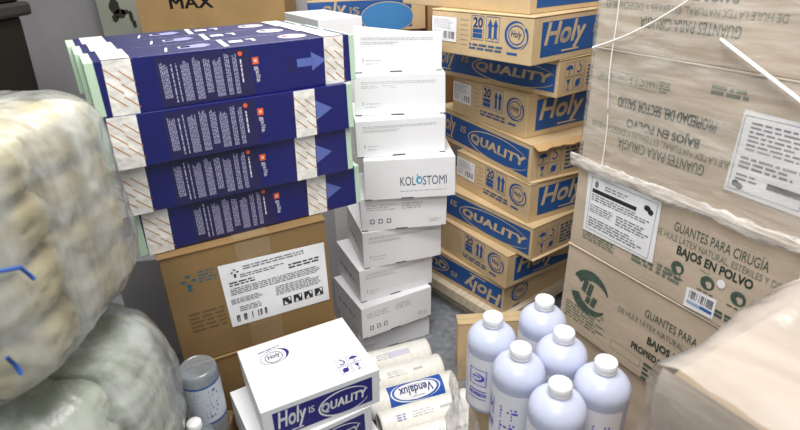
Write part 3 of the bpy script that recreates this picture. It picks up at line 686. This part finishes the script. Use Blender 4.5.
# bunched hem of that film along the bottom of the second carton
def hem_fn(u, v):
    s = -.012+u*.72; a = v*2*math.pi
    r = .0075+.0035*noise.noise(Vector((s*9, 2, a)))+.0025*noise.noise(Vector((s*40, 5, a*2)))
    zc = .822+.010*noise.noise(Vector((s*4, 0, 7)))
    return rp(s, zc+math.sin(a)*r*2.1, .022+math.cos(a)*r*.6)
b = sheet(160, 12, hem_fn, FILMWHITE); o = b.build('film_hem'); tag(o, 'bunched whitish roll of film along the lower edge of the wrapped carton', 'plastic film')
b = MB(); tube(b, [rp(.062+.03*t+.003*math.sin(t*9), 1.38-.56*t, .0145+.002*math.sin(t*14)) for t in [i/24 for i in range(25)]], .0013, STRING, 6); o = b.build('packing_string'); tag(o, 'thin white string hanging down the left end of the wrapped cartons', 'string')
b = MB(); tube(b, [rp(.340+.20*t, 1.175-.10*t, .018) for t in [i/20 for i in range(21)]], .0042, STRING, 8); o = b.build('film_strand'); tag(o, 'thick white twisted film strand slanting down to the right over the upper cartons', 'plastic strand', 'film strands')
b = MB(); tube(b, [rp(.012+.25*t, 1.118+.13*t-.012*math.sin(math.pi*t), .016) for t in [i/20 for i in range(21)]], .0022, STRING, 8); o = b.build('film_strand'); tag(o, 'thin white film strand rising from the left corner of the wrapped cartons', 'plastic strand', 'film strands')

# ------------------------------------------------------------------ bottles on a low carton
BT = dict(A=(.312, .985), B=(.189, .930), C=(.323, .873), D=(.226, .828), E=(.375, .782), F=(.275, .729))
BLB = dict(A='milky bottle at the back of the group, nearest the tall kraft stack', B='leftmost milky bottle with violet framed print above the bandage rolls', C='milky bottle in the middle of the group, touching the back one',
           D='milky bottle between the leftmost and the front one, violet small print low on it', E='rightmost milky bottle, in front of the green round logo carton', F='front milky bottle, lowest in the picture')
ROT = dict(A=178, B=264, C=255, D=212, E=231, F=239)
LABR = .0548
def wrap(mb, dr, r, z0, a_mid, base=0.):
    for vs, fs, m, lv in dr.it:
        # x (metres along the girth, 0 in the middle) -> angle
        mb.add([((r+base+.00025*lv)*math.cos(a_mid+x/r), (r+base+.00025*lv)*math.sin(a_mid+x/r), z0+z) for x, z in vs], fs, m, True)
for k, (x, y) in BT.items():
    root = thing('plastic_bottle', BLB[k], 'bottle', (x, y, .425), 0, 'milky bottles with white caps')
    b = MB(); R0 = .0518
    prof = [(.0, 0), (.046, 0), (.052, .003), (R0, .009), (R0, .158), (R0+.0005, .166), (.0520, .173), (.0498, .181), (.0455, .189), (.0385, .1965), (.031, .202), (.0245, .2055), (.0205, .2075), (.019, .210), (.019, .222)]
    lathe(b, prof[1:], BOTTLE, 56); b.build('body', root)
    b = MB(); lathe(b, [(.0195, .2105), (.0212, .2115), (.0212, .2135), (.0195, .2145)], CAP, 40); b.build('neck_ring', root)
    b = MB(); n = 96; vs = []; fs = []
    cp = [(.0204, .2155, 1), (.0208, .2165, 1), (.0206, .2280, 1), (.0196, .2308, 0), (.0178, .2320, 0), (.0168, .2314, 0), (.001, .2314, 0)]
    for r, z, rib in cp:
        for i in range(n): rr = r+(.00035 if rib and i % 2 else 0); q = 2*math.pi*i/n; vs.append((rr*math.cos(q), rr*math.sin(q), z))
    for j in range(len(cp)-1):
        for i in range(n): fs.append((j*n+i, j*n+(i+1) % n, (j+1)*n+(i+1) % n, (j+1)*n+i))
    fs.append(tuple((len(cp)-1)*n+i for i in range(n))); b.add(vs, fs, CAP, True); b.build('cap', root)
    b = MB(); am = math.radians(ROT[k]); d = Draw(); d.quad([(-.062, .012), (.062, .012), (.062, .150), (-.062, .150)], BLABEL, 0, .006); fine = d
    p = Draw(); c = -.031; q = .021
    for zz in (.078, .120): p.quad([(c-q, zz), (c+q, zz), (c+q, zz+.0018), (c-q, zz+.0018)], VIOLET, 2, .006)
    for xx in (c-q, c+q-.0016): p.rect(xx, .078, xx+.0016, .1218, VIOLET, 2)
    p.frame(c-q+.0035, .0812, c+q-.0035, .1180, .0006, VIOLET, 2)
    p.arc(c, .100, .016, .011, -150, 110, .001, .001, VIOLET, 3, tm=.005); p.greek(c-.012, .098, c+.006, .104, 1, VIOLET, 3, 2, .8, ragged=0)
    for zz, t in ((.062, .003), (.040, .0022)): p.quad([(c-q, zz), (c+q, zz), (c+q, zz+t), (c-q, zz+t)], VIOLET, 2, .006)
    p.text('NOVISSION', c-q, .049, c+q, .058, VIOLET, 2, bold=.05)
    p.greek(.008, .084, .046, .118, 4, VIOLET, 2, ord(k), .62, ragged=.45); p.greek(.008, .044, .046, .078, 4, VIOLET, 2, ord(k)+1, .62, ragged=.3); p.greek(.012, .014, .050, .034, 4, VIOLET, 2, 9, .5)
    fine.it += p.it; wrap(b, fine, R0, 0, am, .0003); b.build('label', root)
carton('cardboard_box', 'kraft carton carrying the six milky bottles, mostly hidden below them', 'box', (.250, .70, 16, 0, .425, .18, .33), KRAFT, seed=120)
carton('cardboard_box', 'small kraft carton standing on the floor behind the leftmost milky bottle', 'box', (.182, 1.44, 4, 0, .245, .22, .05), KRAFT, seed=121)

# ------------------------------------------------------------------ bandage rolls
ax = math.radians(18.5); U = Vector((math.cos(ax), math.sin(ax), 0)); RLN = .30; rr = .0445
names = ['bandage roll nearest the white stack, first of the row', 'second bandage roll of the row, with small grey print', 'bandage roll with the blue oval Vendalux print', 'bandage roll just in front of the blue-printed one', 'nearest bandage roll at the bottom edge of the picture']
for i in range(5):
    e = Vector((.087+.0385*i, 1.555-.0850*i, rr+.001)); c = e-U*(RLN/2)
    root = thing('bandage_roll', names[i], 'bandage roll', (c.x, c.y, 0.001), ax, 'row of bandage rolls'); n = 48
    b = MB(); vs = []; fs = []; R = random.Random(i)
    prof = [(-RLN/2+.004, rr*.80), (-RLN/2, rr*.90), (-RLN/2+.003, rr*.98)]+[(-RLN/2+.01+(RLN-.02)*q/10, rr*(1+.0*q)) for q in range(11)]+[(RLN/2-.003, rr*.98), (RLN/2, rr*.90), (RLN/2-.004, rr*.80)]
    for x, r in prof:
        for k in range(n):
            a = 2*math.pi*k/n; q = r*(1-.02*abs(noise.noise(Vector((x*12, a*2, i*3))))); vs.append((x, q*math.cos(a), rr+q*math.sin(a)))
    for j in range(len(prof)-1):
        for k in range(n): fs.append((j*n+k, (j+1)*n+k, (j+1)*n+(k+1) % n, j*n+(k+1) % n))
    b.add(vs, fs, ROLL, True)
    # printing, wrapped round the upper front of the roll
    d = Draw(); a0 = math.radians(118)
    if i == 2:
        d.quad([(-.085, -.036), (.100, -.036), (.100, .036), (-.085, .036)], ROLLBLUE, 1, .006)
        d.arc(.005, .0, .084, .035, 115, 300, .0005, .0005, PAPER, 3, 48, tm=.004); d.arc(.005, .0, .084, .035, -60, 110, .0005, .0005, PAPER, 3, 48, tm=.004); d.ell(.005, 0, .072, .029, PAPER, 2)
        d.text('Vendalux', -.050, -.012, .062, .014, mat('navy_ink', (34, 44, 110), .5), 9, rot=180, bold=.02, shear=.1); d.greek(-.02, .016, .03, .020, 1, INK2, 3, 1, .5)
        d.greek(-.01, -.021, .05, -.017, 1, INK2, 3, 2, .5)
    else:
        d.greek(-.05, -.012, .02, .010, 3, INK3, 1, i, .45); d.greek(.04, -.008, .085, .004, 1, INK3, 1, i+5, .6); d.greek(-.10, -.012, -.068, .010, 3, mat('violet_grey_ink', (150, 150, 190), .6), 1, i+8, .6)
        if i == 0: d.quad([(-.01, -.010), (.07, -.010), (.07, .010), (-.01, .010)], mat('faint_violet', (205, 204, 222), .5), 1, .006)
    for vs2, fs2, m, lv in d.it:
        q = rr+.0004+.0003*lv
        b.add([(x, -q*math.cos(math.radians(62)+y/rr), rr+q*math.sin(math.radians(62)+y/rr)) for x, y in vs2], fs2, m, True)
    b.build('wrapper', root)
    # gauze end showing the coil
    b = MB(); lathe_v = []; vs = []; fs = []
    for q in range(10):
        r = rr*.82*(1-q/10); x = RLN/2-.006+(.0018 if q % 2 else 0)
        for k in range(n): a = 2*math.pi*k/n; vs.append((x, r*math.cos(a), rr+r*math.sin(a)))
    for j in range(9):
        for k in range(n): fs.append((j*n+k, (j+1)*n+k, (j+1)*n+(k+1) % n, j*n+(k+1) % n))
    fs.append(tuple(9*n+k for k in range(n))); b.add(vs, fs, mat('gauze', (224, 218, 204), .9), True); b.build('coil_end', root)

# loose clear shrink film bunched round the foot of the bottles
path = [Vector(p) for p in ((.150, 1.045, 0), (.112, .985, 0), (.118, .92, 0), (.150, .845, 0), (.165, .78, 0), (.200, .70, 0), (.235, .655, 0))]
def crumple(u, v):
    k = u*(len(path)-1); i = min(int(k), len(path)-2); p = path[i].lerp(path[i+1], k-i)
    n = noise.noise(Vector((u*7, v*4, 3)))*.012+noise.noise(Vector((u*22, v*9, 6)))*.005
    top = .455+.022*noise.noise(Vector((u*6, 1, 8)))
    return Vector((p.x-.012*(1-v)+n-.004, p.y+n*.3, .20+(top-.20)*v))
b = sheet(90, 50, crumple, film('loose_clear_film', (246, 247, 250), .10, .45, 10, bump=.15, bscale=18, gloss=.6, tl_w=.1)); o = b.build('shrink_film'); tag(o, 'loose crumpled clear film around the foot of the milky bottles', 'plastic film')

# ------------------------------------------------------------------ plastic-wrapped bundles on the left
def blob(name, parent, c, half, m, power=4., amp=.02, fs=3., seed=0, n=5, smooth=True, lean=(0, 0), fine=.0, folds=0):
    """rounded, creased bundle: a superellipsoid pushed about by noise"""
    bm = bmesh.new(); bmesh.ops.create_cube(bm, size=2); bmesh.ops.subdivide_edges(bm, edges=bm.edges[:], cuts=2**n-1, use_grid_fill=True)
    for v in bm.verts:
        p = v.co; k = (abs(p.x)**power+abs(p.y)**power+abs(p.z)**power)**(-1/power); q = p*k
        nn = q.normalized(); a = noise.noise(q*fs+Vector((seed, 0, 0)))*amp+abs(noise.noise(Vector((q.x*fs*2.2, q.y*fs*2.2, q.z*fs*.9+seed))))*amp*.7-noise.noise(q*fs*5+Vector((0, seed, 0)))*fine
        if folds:
            th = math.atan2(q.y, q.x); f1 = 1-abs(noise.noise(Vector((th*3.5+q.z*1.6, q.z*.8, seed+.5))))*3.2; f2 = 1-abs(noise.noise(Vector((q.x*2+q.y*4, q.z*3+q.x*2, seed+2.5))))*3.5
            a += folds*(max(0, f1)**3*.9+max(0, f2)**3*.6)
        v.co = Vector((c[0]+q.x*half[0]+nn.x*a+lean[0]*q.z, c[1]+q.y*half[1]+nn.y*a+lean[1]*q.z, c[2]+q.z*half[2]+nn.z*a))
    b = MB(); b.bm(bm, m, smooth); return b.build(name, parent)
BX = -.715
root = thing('wrapped_bundle', 'upper film-wrapped bundle of cream packs at the left, blurred and close', 'plastic-wrapped bundle', (BX, .74, .79), 0, 'film-wrapped bundles of packs')
base = Vector((BX, .74, .79))
for j in range(4):
    for q in range(2):
        for k in range(2):
            c = Vector((BX-.103+.206*k+.004*(j % 2), .652+.19*q+.004*(j % 3), .842+.087*j))-base
            blob('pack', root, c, (.098, .088, .041), CREAM, 4.5, .005, 2.5, j*5+q+k*3, 4, fine=.003)
def side(y, z):      # a point just proud of the film on the bundle's right-hand side
    k = max(.02, 1-abs((y-.75)/.218)**5.5-abs((z-.972)/.19)**5.5)**(1/5.5)
    return Vector((BX+.222*k+.009, y, z))-base
b = MB(); tube(b, [side(*p) for p in ((.556, 1.000), (.566, 1.008), (.580, 1.007), (.603, .998), (.611, .982), (.616, .972))], .0028, BAGBLUE, 6); b.build('blue_print', root)
b = MB(); tube(b, [side(*p) for p in ((.556, .892), (.560, .876), (.563, .858))], .003, BAGBLUE, 6); b.build('blue_print', root)
blob('film', root, Vector((BX, .75, .972))-base, (.222, .218, .190), FILM, 5.5, .006, 1.6, 11, 6, fine=.002, folds=.0035)
root = thing('wrapped_bundle', 'lower film-wrapped bundle of cream packs bulging out at the left, under the upper one', 'plastic-wrapped bundle', (BX, .74, .345), 0, 'film-wrapped bundles of packs')
base = Vector((BX, .74, .345))
LP = mat('pale_pack', (190, 198, 176), .8, .05, 8, bump=.25, bscale=12)
for j in range(4):
    for q in range(2):
        for k in range(2):
            c = Vector((BX-.103+.206*k-.004*(j % 2), .652+.19*q, .40+.086*j))-base
            blob('pack', root, c, (.100, .088, .041), LP, 4.5, .005, 2.5, 50+j*5+q+k*3, 4, fine=.003)
b = MB(); tube(b, [Vector(p)-base for p in ((-.66, .545, .66), (-.645, .545, .63), (-.635, .545, .61))], .005, BAGBLUE, 6); b.build('blue_print', root)
blob('film', root, Vector((BX+.005, .75, .556))-base, (.250, .222, .196), FILM, 3.4, .008, 1.5, 31, 6, fine=.002, folds=.004)
carton('cardboard_box', 'low pale carton on the floor supporting the wrapped bundles at left', 'box', (-.95, .55, 0, 0, .34, .40, .38), BROWN2, seed=130)

# ------------------------------------------------------------------ clear bottles between the bundle and the brown carton
for i, (x, y, z, sc) in enumerate(((-.485, .990, .290, 1.15), (-.470, .885, .222, 1.))):
    lb = ['clear plastic canister with blue bands, beside the brown carton at lower left', 'white-capped clear bottle at the bottom edge beside the wrapped bundle'][i]
    root = thing('clear_bottle', lb, 'bottle', (x, y, z), 0); root.scale = (sc, sc, sc)
    b = MB()
    if i == 0: lathe(b, [(.030, 0), (.037, .004), (.039, .012), (.039, .162), (.037, .172), (.033, .177), (.0325, .176), (.030, .175)], CLEARP, 40)
    else: lathe(b, [(.030, 0), (.037, .004), (.039, .012), (.039, .15), (.037, .162), (.030, .172), (.018, .180), (.014, .183), (.014, .19)], CLEARP, 40)
    b.build('body', root)
    if i:
        b = MB(); lathe(b, [(.0155, .185), (.0160, .187), (.0160, .202), (.0145, .204)], CAP, 32); b.build('cap', root)
    b = MB(); d = Draw(); d.quad([(-.115, .055), (.115, .055), (.115, .144), (-.115, .144)], mat('bottle_inner_label', (206, 212, 220), .4), 0, .006)
    d.quad([(-.115, .145), (.115, .145), (.115, .149), (-.115, .149)], BAGBLUE, 1, .006); d.quad([(-.115, .05), (.115, .05), (.115, .054), (-.115, .054)], BAGBLUE, 1, .006)
    d.greek(-.05, .065, .04, .138, 7, mat('faded_blue_ink', (96, 126, 176), .6), 1, i, .6)
    wrap(b, d, .0392, 0, math.radians(292), .0003); b.build('printed_band', root)
carton('cardboard_box', 'low brown carton in the dark gap under the clear bottles', 'box', (-.525, .82, 0, 0, .222, .11, .12), BROWN, seed=131)
carton('cardboard_box', 'second low brown carton in the gap, under the rear clear bottle', 'box', (-.53, .95, 0, 0, .290, .085, .10), BROWN, seed=132)

# ------------------------------------------------------------------ near film-wrapped carton, lower right
na = math.radians(30); x0, y0 = .350, .535
T = (x0+math.sin(na)*.30, y0-math.cos(na)*.30, 30, .45, .40, .44, .30)
root = carton('wrapped_carton', 'pale carton under loose film, very close at the lower right', 'wrapped box', T, mat('near_board', (196, 180, 158), .7, .05, 5), seed=140, bev=.006, over=.0005)
cx, cy = root.location.x, root.location.y
def nf(u, v):
    # one sheet: over the top, down the two near-left sides
    w, dp, h = .44, .30, .40
    s = -.30+u*(dp+.30+.12); t = v*(w+.05)
    # s<0: hanging down the back-left long side; s across the depth
    bul = .014+.014*noise.noise(Vector((s*7, t*6, 2)))+.008*noise.noise(Vector((s*22, t*9, 5)))+.34*max(0, t-.17)*abs(noise.noise(Vector((s*13, t*17, 4))))
    xx = -w/2-.012+t
    if s < 0: p = Vector((xx, dp/2+.010+bul, h+.006+s))
    elif s < dp: p = Vector((xx, dp/2-s+.004, h+.004+bul+.20*max(0, t-.17)**1.2*(1-.6*s/dp)))
    else: p = Vector((xx, -dp/2-.010-bul, h-(s-dp)))
    return p
b = sheet(70, 60, nf, FILMNEAR); b.build('film', root)
def nf2(u, v):
    w, dp, h = .44, .30, .40; t = -dp/2-.01+u*(dp+.02); bul = .010+.008*noise.noise(Vector((t*8, v*5, 9)))
    return Vector((-w/2-.010-bul*math.sin(math.pi*min(1, v*3+.15)/1.), t, h+.010-v*.38))
b = sheet(40, 50, nf2, FILMNEAR); b.build('film_side', root)
carton('cardboard_box', 'tan carton underneath the film-covered near carton at lower right', 'box', (T[0], T[1], 30, 0, .449, .44, .30), BROWN2, seed=141)
